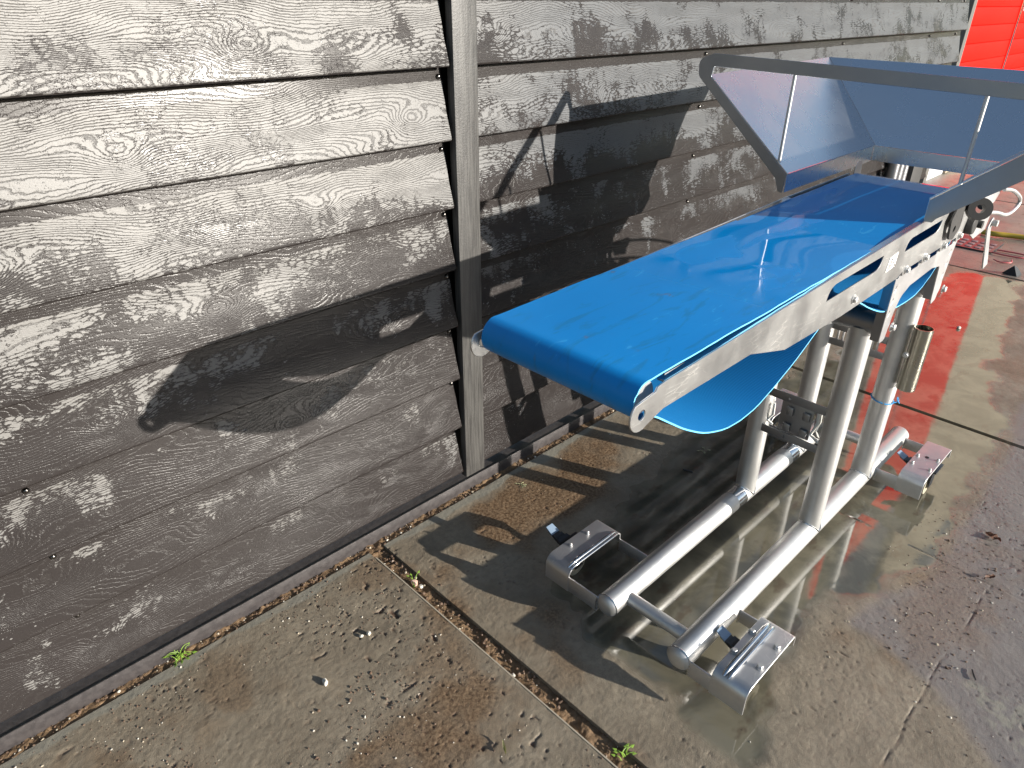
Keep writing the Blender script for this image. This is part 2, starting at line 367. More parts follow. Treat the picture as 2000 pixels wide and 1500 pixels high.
def segd(X, Y, a, b):
    ax, ay = a; bx, by = b; t = np.clip(((X-ax)*(bx-ax)+(Y-ay)*(by-ay))/((bx-ax)**2+(by-ay)**2), 0, 1); return np.hypot(X-ax-t*(bx-ax), Y-ay-t*(by-ay))
def poly_sd(X, Y, P):
    ins = np.zeros(X.shape, bool); d = np.full(X.shape, 9.)
    for i in range(len(P)):
        (ax, ay), (bx, by) = P[i], P[(i+1) % len(P)]; d = np.minimum(d, segd(X, Y, (ax, ay), (bx, by)))
        c = ((ay > Y) != (by > Y)) & (X < (bx-ax)*(Y-ay)/((by-ay) if by != ay else 1e-9)+ax); ins ^= c
    return np.where(ins, d, -d)
def surf(X, Y):
    n = fbm(X, Y, 3, 3.2); nf = fbm(X, Y, 5, 26, 3); w = (fbm(X, Y, 9, 9, 3)-.5)
    # still puddle round the conveyor foot, running out along the slabs
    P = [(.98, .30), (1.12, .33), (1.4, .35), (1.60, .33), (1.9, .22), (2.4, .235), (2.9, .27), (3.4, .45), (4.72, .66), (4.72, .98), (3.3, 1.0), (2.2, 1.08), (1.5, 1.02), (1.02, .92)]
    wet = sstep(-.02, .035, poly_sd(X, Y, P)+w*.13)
    r = np.hypot((X-1.45)/.42, (Y-1.22)/.17); mud = sstep(1.15, .55, r+w*1.3)
    r = np.hypot((X-.42)/.5, (Y-.95)/.28); mud = np.maximum(mud, .9*sstep(1.25, .3, r+w*2)*sstep(.36, .56, n))
    r = np.hypot((X-1.75)/.28, (Y-.17)/.1); mud = np.maximum(mud, .6*sstep(1.2, .3, r+w*3))
    mud = np.maximum(mud, .5*sstep(.60, .74, fbm(X, Y, 21, 6))) * (1-wet)
    rim = .85*sstep(1.345+.0, 1.356, Y+w*.06)*sstep(.4, .5, n+.12)
    # open pits with the aggregate washed out
    p = vnoise(X, Y, 31, 95); p2 = vnoise(X, Y, 33, 42); p3 = vnoise(X, Y, 37, 150)
    dens = np.clip(sstep(.38, .6, fbm(X, Y, 41, 4.5, 2))*.9+.25, 0, 1)*(1-wet)
    left = sstep(.86, .74, X); dens = dens*(.55+.45*left); dens = dens*(1-.8*rim)
    pit = sstep(.86, .97, p)*dens + sstep(.86, .96, p2)*dens*sstep(.5, .65, fbm(X, Y, 43, 8, 2))*(.3+left)
    pit = np.clip(pit+sstep(.88, .98, p3)*dens*.6, 0, 1)*(1-.7*rim)
    cool = sstep(0, .05, poly_sd(X, Y, [(1.5, .33), (1.62, .31), (1.85, .235), (2.15, .24), (2.75, .26), (3.0, .3), (3.6, .3), (3.6, -1.2), (1.2, -1.2), (1.3, -.1), (1.45, .1)])+w*.06)  # outline of the bluish sky reflection, painted as a grey tone
    Z = (nf-.5)*.0022*(1-wet*.97) + (n-.5)*.001*(1-wet) - pit*.0045 - wet*.0002 + (vnoise(X, Y, 51, 190)-.5)*.0008*(1-wet)
    # hairline cracks and the old saw line
    wob = (vnoise(X, Y, 61, 12)-.5)*.012
    d = segd(X+wob, Y+wob, (1.187, .097), (1.936, .087)); d = np.minimum(d, segd(X+wob, Y+wob, (1.94, .60), (1.93, -.1)))
    crack = sstep(.0022, .0004, d)*sstep(.3, .45, vnoise(X, Y, 63, 9)); Z = Z-crack*.0018; pit = np.maximum(pit, crack*.45)
    wh = sstep(.0, .03, poly_sd(X, Y, [(1.56, .045), (1.53, .06), (1.45, -.02), (1.38, -.15), (1.6, -.15)])+w*.08)*sstep(.42, .55, fbm(X, Y, 71, 60, 3))
    rim = np.maximum(rim, wh)
    return Z, dict(wet=wet, mud=mud, pit=pit, rim=rim, cool=cool*(1-mud*.6))
YE = 1.374
slabs = [(-1.2, .779, .0035), (.828, 2.762, .0035), (2.786, 4.742, .007)]
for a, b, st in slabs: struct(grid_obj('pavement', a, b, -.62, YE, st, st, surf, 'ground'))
def surf2(X, Y):
    n = fbm(X, Y, 3, 2.2); w = fbm(X, Y, 9, 2, 3); wet = sstep(.45, .55, w)*.0
    band = sstep(6.0, 6.12, X+(n-.5)*.15)*sstep(7.6, 7.5, X); band = np.maximum(band, sstep(8.5, 8.7, X))
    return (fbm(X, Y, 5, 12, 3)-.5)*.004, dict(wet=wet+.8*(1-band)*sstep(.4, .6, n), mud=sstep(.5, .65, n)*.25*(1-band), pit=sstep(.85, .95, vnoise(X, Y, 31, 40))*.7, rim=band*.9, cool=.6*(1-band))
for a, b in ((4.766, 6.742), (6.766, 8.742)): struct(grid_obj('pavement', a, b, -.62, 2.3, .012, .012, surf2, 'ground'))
struct(grid_obj('pavement', 8.766, 60, -20, 2.6, .5, .5, lambda X, Y: (X*0, dict(wet=X*0, mud=X*0+.1, pit=X*0, rim=X*0+.7, cool=X*0)), 'ground'))
struct(grid_obj('pavement', -6, 8.742, -12, -.645, .2, .2, lambda X, Y: (X*0, dict(wet=X*0, mud=X*0+.2, pit=X*0, rim=X*0, cool=X*0+.3)), 'ground'))
def joint(X, Y):
    return -.012+(fbm(X, Y, 81, 60, 4)-.5)*.012+(vnoise(X, Y, 83, 18)-.5)*.006, dict()
struct(grid_obj('joint_soil', .776, .831, -.62, 1.42, .003, .003, joint, 'soil', 0))
struct(grid_obj('joint_soil', -1.2, 4.75, 1.368, 1.412, .004, .003, lambda X, Y: (-.004+(fbm(X, Y, 85, 70, 4)-.5)*.014, {}), 'soil', 0))
struct(grid_obj('joint_soil', 2.76, 2.788, -.62, 1.42, .006, .005, lambda X, Y: (-.018+(fbm(X, Y, 85, 70, 4)-.5)*.008, {}), 'soil', 0))
# left slab's steel rim, its sunlit edge put into the pale colour, and rusty rim of the right one
struct(MB().box((.7795, -.62, -.02), (.783, YE-.03, .0012)).build('kerb_rim', 'tan'))

# ================================================================== WALL
wall = thing('cladding_wall', 'dark embossed clapboard wall with wet drying patches', 'wall', (1.1, 1.42, 0))
def board(x0, x1, zb, top=None):
    prof = [(1.372, zb-.001), (1.3622, zb-.0015), (1.3600, zb+.002), (1.3606, zb+.008), (1.376, zb+.06), (1.3935, zb+BP-.012), (1.3975, zb+BP+.02), (1.4035, zb+BP+.02), (1.372, zb+.012)]
    n = len(prof); b = bmesh.new(); rings = [[b.verts.new((x, y, z)) for y, z in prof] for x in (x0, x1)]
    for j in range(n): b.faces.new((rings[0][j], rings[0][(j+1) % n], rings[1][(j+1) % n], rings[1][j]))
    b.faces.new(rings[0][::-1]); b.faces.new(rings[1]); bmesh.ops.recalc_face_normals(b, faces=b.faces)
    me = bpy.data.meshes.new('board'); b.to_mesh(me); b.free(); smooth(me, 25); link('board', me, 'board', wall)
for j in range(10):
    z = ZB0+BP*j
    board(-1.6, 1.128, z); board(1.205, 4.93, z)
MB().box((-1.7, 1.445, .052), (5.0, 1.47, 1.95)).build('backing_panel', 'black', wall)
MB().box((1.1375, 1.356, .094), (1.2125, 1.38, 1.95), .0015).build('corner_trim', 'trim', wall)
# base flashing: upright lip and a ledge running back under the boards
f = MB(); f.box((-1.7, 1.404, -.012), (4.95, 1.408, .038), .0012); f.box((-1.7, 1.408, .030), (4.95, 1.46, .0345)); f.build('base_flashing', 'flash', wall)
for x in (-.96, .085, 1.118, 1.232, 2.266, 3.35, 4.424, 4.84):
    for j in range(9):
        z = ZB0+BP*(j+1)-.022+random.uniform(-.002, .002)
        s = MB(); s.tube([(x, 1.396, z), (x, 1.388, z), (x, 1.3855, z), (x, 1.3843, z)], .006, 12, True, [.006, .006, .0045, .002]); s.build('screw', 'screw', wall)
for x in (4.19, 4.30, 4.40):
    pass
# ---- steel post with channel, standing at the end of the wall
post = thing('steel_post', 'grey ribbed steel post at the far end of the dark wall', 'post', (4.33, 1.30, 0))
p = MB()
for i in range(3): p.tube([(4.2+.075*i, 1.33, 0), (4.2+.075*i, 1.33, .72)], .032, 14)
p.build('ribbed_sleeve', 'dsteel', post); MB().box((4.45, 1.30, 0), (4.62, 1.36, .72), .004).build('back_plate', 'dark', post)
# ---- red building with sectional door
bld = thing('red_building', 'bright red building front with sectional door past the dark wall', 'building', (8, 1.95, 0))
y = 1.95; k = 1.95/1.42
fr = MB(); fr.box((5.045*k, y-.03, 0), (5.105*k, y+.06, 5.4), .003); fr.build('door_post', 'grey', bld)
for i in range(38):
    z0 = .14+.1365*i
    MB().box((5.11*k, y, z0), (6.148*k, y+.04, z0+.1325), .003).build('door_panel', 'red', bld)
    MB().box((6.19*k, y, z0), (10.9, y+.04, z0+.1325), .003).build('door_panel', 'red', bld)
MB().box((5.11*k, y+.015, .1), (10.9, y+.05, 5.3)).build('door_backing', 'red', bld)
MB().box((5.11*k, y-.01, .0), (7.5, y+.04, .135), .004).build('door_plinth', 'white', bld)
MB().box((7.52, y-.03, .0), (10.9, y+.04, .12), .01).build('door_sill', 'tan', bld)
r = MB(); r.box((6.15*k, y-.012, .14), (6.163*k, y+.02, 5.3)); r.box((6.172*k, y-.012, .14), (6.185*k, y+.02, 5.3)); r.build('door_stile', 'polish', bld)
l = MB(); l.box((6.193*k, y-.02, 1.33), (6.21*k, y-.012, 1.55), .003); l.tube([(6.2*k, y-.02, 1.475), (6.2*k, y-.07, 1.475), (6.27*k, y-.07, 1.47)], .011, 10); l.build('door_handle', 'steel', bld)
MB().box((10.92, y, 0), (22, y+.1, 9), .01).build('side_wall', 'tan', bld)  # unseen wall, height and length shaped for its reflection in the puddle

# ---- added dark block behind the camera, cutting low sky fill and darkening metal reflections
wh = thing('sky_blocker', 'added unseen dark block opposite the clapboard wall, blocking low sky light', 'building', (0, -15, 0))
MB().box((-45, -21, -.02), (45, -15, 3.0), .02).build('wall', 'shade', wh); MB().box((-45.3, -21.3, 3.0), (45.3, -14.6, 3.25), .02).build('roof', 'dark', wh)
for i in range(14): MB().box((-40+6*i, -15.03, .0), (-37+6*i, -14.98, 2.4), .01).build('door', 'dark', wh)

# ================================================================== CONVEYOR
cv = thing('belt_conveyor', 'stainless incline conveyor with blue belt, standing on wet concrete', 'conveyor', (1.7, .61, 0))
YN, YF = .449, .765                      # the two side plates
BY0, BY1 = .457, .757                    # belt
# ---- belt, one closed loop
def cat(pts, n):
    """Catmull-Rom through pts"""
    out = []; P = [pts[0]]+list(pts)+[pts[-1]]
    for i in range(1, len(P)-2):
        for q in range(n):
            t = q/n; a, b, c, d = (Vector(P[i+o]) for o in (-1, 0, 1, 2))
            out.append(tuple(.5*((2*b)+(c-a)*t+(2*a-5*b+4*c-d)*t*t+(3*b-a-3*c+d)*t**3)))
    out.append(tuple(pts[-1])); return out
ztop = lambda x: .9525+.016*(x-.70)
top = [(x, ztop(x)+.0006*math.sin(x*23)) for x in np.linspace(2.10, .712, 60)]
roll = arc(.706, .9245, .0282, 95, 262, 14)
sag1 = cat([(.706, .896), (.732, .888), (.776, .858), (.83, .822), (.90, .786), (.985, .765), (1.07, .772), (1.17, .808), (1.25, .848), (1.31, .87), (1.37, .874), (1.44, .862), (1.53, .822), (1.63, .785), (1.73, .770), (1.84, .768), (1.925, .795), (1.98, .835), (2.03, .88), (2.085, .918)], 4)
froll = arc(2.10, .946, .0285, 280, 440, 12)
loop = top+roll+sag1[1:]+froll[:-1]
TH = .0026
b = bmesh.new(); n = len(loop); NY = 14
ys = np.linspace(BY0, BY1, NY+1); outer = []; inner = []
ce = Vector((1.4, .93))
for i, p in enumerate(loop):
    a = Vector(loop[i-1]); c = Vector(loop[(i+1) % n]); t = (c-a).normalized(); nr = Vector((t.y, -t.x))   # loop runs -x on top
    o_, i_ = [], []
    for yy in ys:
        e = random.uniform(-.0006, .0006) if yy in (ys[0], ys[-1]) else 0
        crown = .0012*math.sin(math.pi*(yy-BY0)/(BY1-BY0))
        q = Vector(p)-nr*crown*0
        o_.append(b.verts.new((q.x, yy+e, q.y))); i_.append(b.verts.new((q.x+nr.x*TH, yy+e, q.y+nr.y*TH)))
    outer.append(o_); inner.append(i_)
# decide which side is outside: on the top run the outside is up
if inner[5][0].co.z > outer[5][0].co.z: outer, inner = inner, outer
for i in range(n):
    j = (i+1) % n
    for q in range(NY):
        b.faces.new((outer[i][q], outer[j][q], outer[j][q+1], outer[i][q+1])).material_index = 0
        b.faces.new((inner[i][q], inner[i][q+1], inner[j][q+1], inner[j][q])).material_index = 1
    b.faces.new((outer[i][0], inner[i][0], inner[j][0], outer[j][0])).material_index = 2
    b.faces.new((outer[i][NY], outer[j][NY], inner[j][NY], inner[i][NY])).material_index = 2
bmesh.ops.recalc_face_normals(b, faces=b.faces)
me = bpy.data.meshes.new('belt'); b.to_mesh(me); b.free(); smooth(me, 50); link('belt', me, ['belt', 'beltin', 'beltedge'], cv)
MB().box((.75, BY0+.004, .945), (2.08, BY1-.004, .9475)).build('belt_bed', 'dsteel', cv)
MB().cyl((.706, .607, .9245), (0, 1, 0), .025, .285, 28).build('end_roller', 'steel', cv)
MB().cyl((2.10, .607, .946), (0, 1, 0), .025, .285, 28).build('end_roller', 'steel', cv)
# ---- side plates
kk = YN/.44
def sc(x, z): return (x*kk, 1.4-kk*(1.4-z))
XE = 2.07
def side_outline():
    tip = arc(.684, .913, .0255, 130, 300, 10)
    low = [(.735, .9025, .01), (.975, .9035, .004), (1.105, .868, .004), (1.335, .862, .02), (1.625, .867, .01)]
    teeth = []
    for xc in (1.672, 1.794, 1.921, 2.04):
        teeth += [(xc-.021, .876, .002), (xc-.016, .864, .004), (xc+.016, .864, .004), (xc+.021, .876, .002)]
    hi = [(XE, .866, .006), (XE, .981, .004), (1.69, .976, .0), (.735, .9465, .004), (.716, .944, .004), (.712, .938, .001)]
    return tip[:0]+[(*p, 0) for p in tip]+low+teeth+hi
slot1 = [(1.244, .918, .0), (1.246, .926, 0), (1.251, .935, 0), (1.259, .942, 0), (1.272, .9455, 0), (1.497, .948, .001), (1.495, .937, 0), (1.489, .928, 0), (1.478, .922, 0), (1.462, .9205, 0)]
slot2 = [(1.626, .926, .0), (1.628, .934, 0), (1.633, .943, 0), (1.641, .949, 0), (1.654, .952, 0), (1.847, .955, .001), (1.845, .944, 0), (1.839, .935, 0), (1.828, .930, 0), (1.812, .928, 0)]
def side(y, sgn):
    return plate('side_plate', [rnd(side_outline(), .003), circ(.684, .913, .0078), rnd(slot1, .003), rnd(slot2, .003)], .003, 'xz', y, 'plate', cv)
for y, sg in ((YN, 1), (YF, -1)):
    side(y, sg)
    fl = MB(); z0, z1 = .9445, .966          # folded top edge under the belt
    fl.hull([(.735, y, .9425), (.735, y+sg*.014, .9425), (.735, y, .9455), (.735, y+sg*.014, .9455), (1.70, y, .9725), (1.70, y+sg*.014, .9725), (1.70, y, .9755), (1.70, y+sg*.014, .9755)])
    fl.build('plate_fold', 'polish', cv)
    # hinge bracket with two struts
    yb = y+sg*.0045
    ol = [(1.640, .700, .012), (1.675, .700, .012), (1.690, .768, .01), (1.712, .800, .03), (1.755, .815, .01), (1.90, .822, .01), (1.965, .812, .012), (1.985, .712, .0), (1.992, .7, .012), (2.022, .706, .012), (2.055, .85, .004), (2.058, .884, .004)]
    tt = []
    for xc in (2.04, 1.921, 1.794, 1.672):
        tt += [(xc+.020, .858, .001), (xc+.014, .887, .003), (xc-.014, .887, .003), (xc-.020, .858, .001)]
    ol = ol[:-1]+tt+[(1.638, .860, .002), (1.640, .76, .0)]
    holes = [rnd([(1.650+d, .735+q, .0), (1.656+d, .735+q, 0), (1.662+d, .749+q, 0), (1.656+d, .749+q, 0)], 0) for q, d in ((.03, 0), (.06, 0), (.09, 0))]
    holes += [rnd([(2.006+d, .738+q, .0), (2.012+d, .738+q, 0), (2.018+d, .752+q, 0), (2.012+d, .752+q, 0)], 0) for q, d in ((.03, .006), (.06, .012), (.09, .018))]
    plate('hinge_bracket', [rnd(ol, .003)]+holes, .003, 'xz', yb, 'bracket', cv)
    for x0, z0 in ((1.6395, .705), (1.984, .715)):
        g = MB(); g.box((x0, min(yb, yb+sg*.02), z0), (x0+.0025, max(yb, yb+sg*.02), .855 if x0 < 1.7 else .82))
        g.build('bracket_flange', 'dsteel', cv)
    for x, z in ((1.672, .876), (1.794, .877), (1.921, .877), (2.04, .878), (1.382, .886)):
        h = MB(); h.hexbolt((x, y-sg*.0015, z), (0, -sg, 0), .0072, .007); h.build('bolt', 'steel', cv)
    for x in (1.70, 2.06):
        h = MB(); h.hexbolt((x-.005*0, yb-sg*.002, .7265), (0, -sg, 0), .0085, .009); h.build('bolt', 'steel', cv)
# sticker
st = link('label_sticker', (lambda me: me)(plate_mesh([[(1.530, .9035), (1.5385, .934), (1.583, .9375), (1.5795, .906)]], .0008, .0001)), 'paper', cv)
st.data.transform(Matrix(((1, 0, 0, 0), (0, 0, -1, YN-.0022), (0, 1, 0, 0), (0, 0, 0, 1))))
def text(body, size, mt, mat, parent, name='lettering'):
    cu = bpy.data.curves.new('t', 'FONT'); cu.body = body; cu.size = size; cu.extrude = .0003; cu.align_x = 'LEFT'
    o = bpy.data.objects.new('t', cu); COL.objects.link(o); dg = bpy.context.evaluated_depsgraph_get(); dg.update()
    me = bpy.data.meshes.new_from_object(o.evaluated_get(dg)); bpy.data.objects.remove(o); bpy.data.curves.remove(cu); me.materials.clear(); me.transform(mt); return link(name, me, mat, parent)
base = Matrix(((1, 0, 0, 1.545), (0, 0, -1, YN-.0030), (0, 1, 0, .907), (0, 0, 0, 1))) @ Matrix.Rotation(R(74), 4, 'Z')
text('2E-38', .0098, base @ Matrix.Translation((.001, -.003, 0)), 'ink', st)
text('L.C.', .0075, base @ Matrix.Translation((.008, -.017, 0)), 'ink', st)
text('13', .0100, base @ Matrix.Translation((.004, -.030, 0)), 'ink', st)
# ---- crossbars, legs, base
CZ, TZ, TR = .7265, .08, .0302
YLN, YLF = .514, .728
for x in (1.70, 2.06):
    c = MB(); c.cyl((x, .6135, CZ), (0, 1, 0), TR, .281, 32, .002); c.build('crossbar', 'dsteel', cv)
    w = MB(); w.cyl((x, .4655, CZ), (0, 1, 0), .024, .006, 24); w.build('end_disc', 'steel', cv)
for y, xs in ((YLN, (1.70, 2.057)), (YLF, (1.722, 2.055))):
    for x in xs:
        l = MB(); l.tube([(x, y, TZ+.01), (x, y, CZ-.015)], .0298, 36); l.build('leg', 'steel', cv)
        w = MB(); a = [(x+.0305*math.cos(t), y+.0305*math.sin(t), TZ+.0305*math.cos(math.asin(min(1, abs(.0305*math.sin(t))/.0306)))) for t in np.linspace(0, 2*math.pi, 40)]
        w.tube(a, .0022, 8, False); w.build('weld', 'polish', cv)
def base_tube(y, x0, x1):
    o = MB(); pts = [(x0-.012, y, TZ), (x0-.0095, y, TZ), (x0-.004, y, TZ), (x0, y, TZ), (x1, y, TZ), (x1+.004, y, TZ), (x1+.0095, y, TZ), (x1+.012, y, TZ)]
    o.tube(pts, TR, 40, True, [.012, .021, .0275, TR, TR, .0275, .021, .012]); t = o.build('base_tube', 'steel', cv, 60)
    w = MB(); w.tube([(x0, y+(TR+.0006)*math.cos(a), TZ+(TR+.0006)*math.sin(a)) for a in np.linspace(0, 2*math.pi, 44)], .0012, 6, False); w.build('weld', 'polish', t)
base_tube(YLN, 1.045, 2.40); base_tube(YLF, 1.052, 2.40)
for x in (1.112, 2.265):
    s = MB(); s.tube([(x, YLN+.02, TZ), (x, YLF-.02, TZ)], .0172, 28); s.build('spreader_tube', 'steel', cv)
for x, y in ((1.64, YLF), (1.98, YLF)):
    s = MB(); s.tube([(x, y, TZ), (x+.048, y, TZ)], TR+.0004, 36); s.build('polished_band', 'polish', cv)
# ---- foot brackets with castors
def foot(x0, x1, yo, yi, ytube, side_):
    """bent plate: flat top between x0,x1 and outer/inner edges yo,yi, arms to the tube"""
    ft = bpy.data.objects.new('foot_bracket', None); COL.objects.link(ft); ft.parent = cv; ft.matrix_parent_inverse = Matrix.Translation(cv.location).inverted(); ft.empty_display_size = .02
    t = .004; zt = .115; zb = .050
    P = [(x0-.001, zb-.006)]+arc(x0+.027, zt-.028, .028, 180, 90, 10)+arc(x1-.011, zt-.012, .012, 90, 0, 6)+[(x1+.001, zb+.03)]
    b = bmesh.new(); n = len(P); rr = []
    for i, p in enumerate(P):
        a = Vector(P[max(i-1, 0)]); c = Vector(P[min(i+1, n-1)]); tt = (c-a).normalized(); nr = Vector((tt.y, -tt.x)); q = Vector(p)+nr*t
        rr.append([b.verts.new((p[0], yo, p[1])), b.verts.new((p[0], yi, p[1])), b.verts.new((q.x, yi, q.y)), b.verts.new((q.x, yo, q.y))])
    for a, c in zip(rr, rr[1:]):
        for j in range(4): b.faces.new((a[j], a[(j+1) % 4], c[(j+1) % 4], c[j]))
    b.faces.new(rr[0][::-1]); b.faces.new(rr[-1]); bmesh.ops.recalc_face_normals(b, faces=b.faces)
    bmesh.ops.bevel(b, geom=[e for e in b.edges if abs(e.verts[0].co.y-e.verts[1].co.y) < 1e-6], offset=.0007, segments=1, affect='EDGES')
    me = bpy.data.meshes.new('top_plate'); b.to_mesh(me); b.free(); smooth(me, 35)
    def lk(name, me, mat):
        o = bpy.data.objects.new(name, me); COL.objects.link(o); me.materials.append(M[mat]); o.parent = ft; o.matrix_parent_inverse = Matrix.Identity(4); return o
    lk('top_plate', me, 'bracket')
    for x in (x0, x1-.004):
        a = MB(); y0, y1 = sorted((yi, ytube-math.copysign(.026, ytube-yi))); zt2 = .092
        a.box((x, y0, zb-.004 if x == x0 else zb+.004), (x+.004, y1, zt2), .0006); o = a.build('arm', 'bracket'); o.parent = ft
        wd = MB(); yy = ytube-math.copysign(.0285, ytube-yi); wd.tube([(x+.002, yy, zb), (x+.002, yy-.0008*math.copysign(1, ytube-yi), .075), (x+.002, yy+.003*math.copysign(1, ytube-yi), zt2)], .0032, 8); o = wd.build('weld', 'polish'); o.parent = ft
    return ft
def add(ft, mb, name, mat, sm=40):
    o = mb.build(name, mat, None, sm); o.parent = ft; return o
def ridge(ft, x0, x1, y, r=.0075, gap=.012):
    """polished pressed rib with raised lips"""
    for dy, rr, q in ((-gap/2, r*.8, .0), (gap/2, r, .001)):
        m_ = MB(); m_.tube([(x0, y+dy, .112), (x0+.008, y+dy, .1155), (x0+.03, y+dy, .117+q), (x1-.03, y+dy, .117+q), (x1-.008, y+dy, .1155), (x1, y+dy, .112)], rr, 16, True, [rr*.4, rr*.8, rr, rr, rr*.8, rr*.4]); add(ft, m_, 'rib', 'polish')
    m_ = MB(); m_.box((x0+.02, y-gap*.18, .114), (x1-.02, y+gap*.18, .1185)); add(ft, m_, 'rib_groove', 'dark')
def castor(ft, x, y, ldir, wmat='wheel'):
    w = MB(); w.ring((x, y, .0345), (0, 1, 0), .034, .012, .022); w.cyl((x, y, .0345), (0, 1, 0), .012, .03); add(ft, w, 'castor_wheel', wmat)
    f_ = MB(); f_.box((x-.035, y-.03, .100), (x+.035, y+.03, .107), .002)
    for s in (-1, 1): f_.hull([(x-.016, y+s*.0185, .03), (x+.016, y+s*.0185, .03), (x-.022, y+s*.0185, .098), (x+.028, y+s*.0185, .098), (x-.016, y+s*.0165, .03), (x+.016, y+s*.0165, .03), (x-.022, y+s*.0165, .098), (x+.028, y+s*.0165, .098)])
    f_.cyl((x+.004, y, .095), (0, 0, 1), .022, .012); add(ft, f_, 'castor_fork', 'plastic')
    # brake lever with grey pad
    dx, dy = ldir; L = MB(); q = Vector((dx, dy, 0)).normalized(); p_ = Vector((-q.y, q.x, 0)); c = Vector((x, y, .09))
    def hx(m2, a0, a1, w0, w1, z0, z1, t=.005):
        pts = []
        for (s, w, z) in ((a0, w0, z0), (a1, w1, z1)):
            for sg in (-1, 1):
                for tz in (0, t): pts.append(c+q*s+p_*w*sg+Vector((0, 0, z-.09+tz)))
        m2.hull(pts)
    hx(L, .02, .066, .020, .015, .074, .086, .010); hx(L, .062, .088, .014, .013, .083, .094, .006); hx(L, .03, .05, .024, .018, .088, .094, .004); L.cyl(c+q*.055+Vector((0, 0, -.001)), p_, .006, .022, 12)
    add(ft, L, 'brake_lever', 'plastic'); G = MB(); hx(G, .074, .099, .0145, .012, .091, .102, .004); add(ft, G, 'brake_pad', 'pad')
def bolts(ft, pts, r=.0068):
    for x, y in pts:
        h = MB(); h.hexbolt((x, y, .115), (0, 0, 1), r, .0075); add(ft, h, 'bolt', 'steel')
f1 = foot(1.045, 1.268, .346, .430, YLN, 0); ridge(f1, 1.050, 1.256, .400); bolts(f1, [(1.122, .422), (1.202, .422), (1.124, .360), (1.202, .360)]); castor(f1, 1.165, .386, (.02, 1))
f2 = foot(1.045, 1.260, .930, .850, YLF, 0); ridge(f2, 1.055, 1.25, .856, .006, .010); bolts(f2, [(1.12, .91), (1.19, .91)], .004); castor(f2, 1.145, .915, (.02, 1))
f3 = foot(2.115, 2.370, .346, .420, YLN, 0); bolts(f3, [(2.19, .409), (2.245, .411), (2.185, .356), (2.26, .356)], .004); castor(f3, 2.235, .368, (.1, 1))
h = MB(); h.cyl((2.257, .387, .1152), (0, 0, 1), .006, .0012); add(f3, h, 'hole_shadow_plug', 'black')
f4 = foot(2.115, 2.360, .930, .850, YLF, 0); bolts(f4, [(2.19, .91), (2.25, .91)], .004); castor(f4, 2.24, .90, (.1, 1))
# ---- cross rails and the pressed mounting plate between the front legs
for z0, z1 in ((.437, .462), (.318, .341)):
    MB().box((1.700, YLN+.02, z0), (1.703, YLF-.02, z1), .0006).build('cross_rail', 'dsteel', cv)
mp = MB(); mp.box((1.712, .578, .338), (1.715, .668, .438), .0006)
for yy in (.592, .640):
    for zz in (.352, .405): mp.box((1.704, yy-.011+.002, zz-.010), (1.713, yy+.013, zz+.016), .0035)
mp.build('mounting_plate', 'dsteel', cv)
mp = MB(); mp.tube([(1.715, .69, .41), (1.716, .688, .375), (1.713, .700, .352), (1.712, .683, .345)], .0035, 8); mp.build('hook_strip', 'paper', cv); mp = MB(); mp.tube([(1.712, .566, .44), (1.714, .563, .40), (1.713, .575, .36), (1.712, .548, .344)], .0045, 8); mp.build('hook_strip', 'paper', cv)
mp = MB(); mp.box((1.722, .548, .35), (1.726, .575, .44), .001); mp.build('back_tab', 'polish', cv)
for yy, zz in ((.645, .4485), (.640, .329)):
    h = MB(); h.cyl((1.6995, yy, zz), (1, 0, 0), .0035, .003, 10); h.build('rivet', 'polish', cv)
for z0, z1 in ((.534, .556), (.484, .506)):
    MB().box((2.045, YLN+.02, z0), (2.048, YLF-.02, z1), .0006).build('cross_rail', 'dsteel', cv)
for yy in (.565, .58, .665, .68):
    MB().box((2.046, yy-.003, .505), (2.05, yy+.003, .535), .0005).build('rail_spacer', 'bracket', cv)
# ---- open sleeve bolted beside the rear leg
s = MB(); s.ring((2.035, .458, .522), (0, 0, 1), .0245, .0225, .19); s.build('open_sleeve', mat_steel('stained_steel', (.52, .50, .42), .22, .4, (100, 100, 8), .3), cv)
h = MB(); h.hexbolt((1.99, .472, .545), (-1, -.3, 0), .006, .006); h.build('bolt', 'steel', cv)
# ---- hopper
hp = bpy.data.objects.new('hopper', None); COL.objects.link(hp); hp.parent = cv; hp.matrix_parent_inverse = Matrix.Translation(cv.location).inverted(); hp.empty_display_size = .05
def hadd(mb, name, mat, sm=40): o = mb.build(name, mat, None, sm); o.parent = hp; return o
X0 = 1.70
ol = [(.779, .983, .002), (.7745, 1.028, .002), (1.018, 1.232, .006), (1.014, 1.256, .006), (.22, 1.233, .004), (.208, 1.222, .004), (.448, 1.026, .002), (.448, .980, .002), (.432, .980, .002), (.425, .990, .01), (.294, 1.092, 0), (.172, 1.195, .02), (.160, 1.240, .03), (.200, 1.2605, .01), (1.017, 1.2855, .02), (1.058, 1.270, .02), (1.055, 1.232, .02), (.803, 1.016, .012), (.790, .985, .003)]
fr = plate_mesh([rnd(ol, .004)], .003, .0005); fr.transform(Matrix(((0, 0, 1, X0), (1, 0, 0, 0), (0, 1, 0, 0), (0, 0, 0, 1))))
o = bpy.data.objects.new('end_frame', fr); COL.objects.link(o); fr.materials.append(M['frame']); o.parent = hp
def sheet(name, q, th=.002):
    q = [Vector(p) for p in q]; nr = (q[1]-q[0]).cross(q[-1]-q[0]).normalized()*th/2; m_ = MB()
    m_.hull([p+nr for p in q]+[p-nr for p in q]); return hadd(m_, name, 'sheet', 0)
sheet('side_panel', [(X0, .773, 1.029), (2.235, .773, 1.033), (2.40, 1.03, 1.2455), (X0, 1.022, 1.236)])
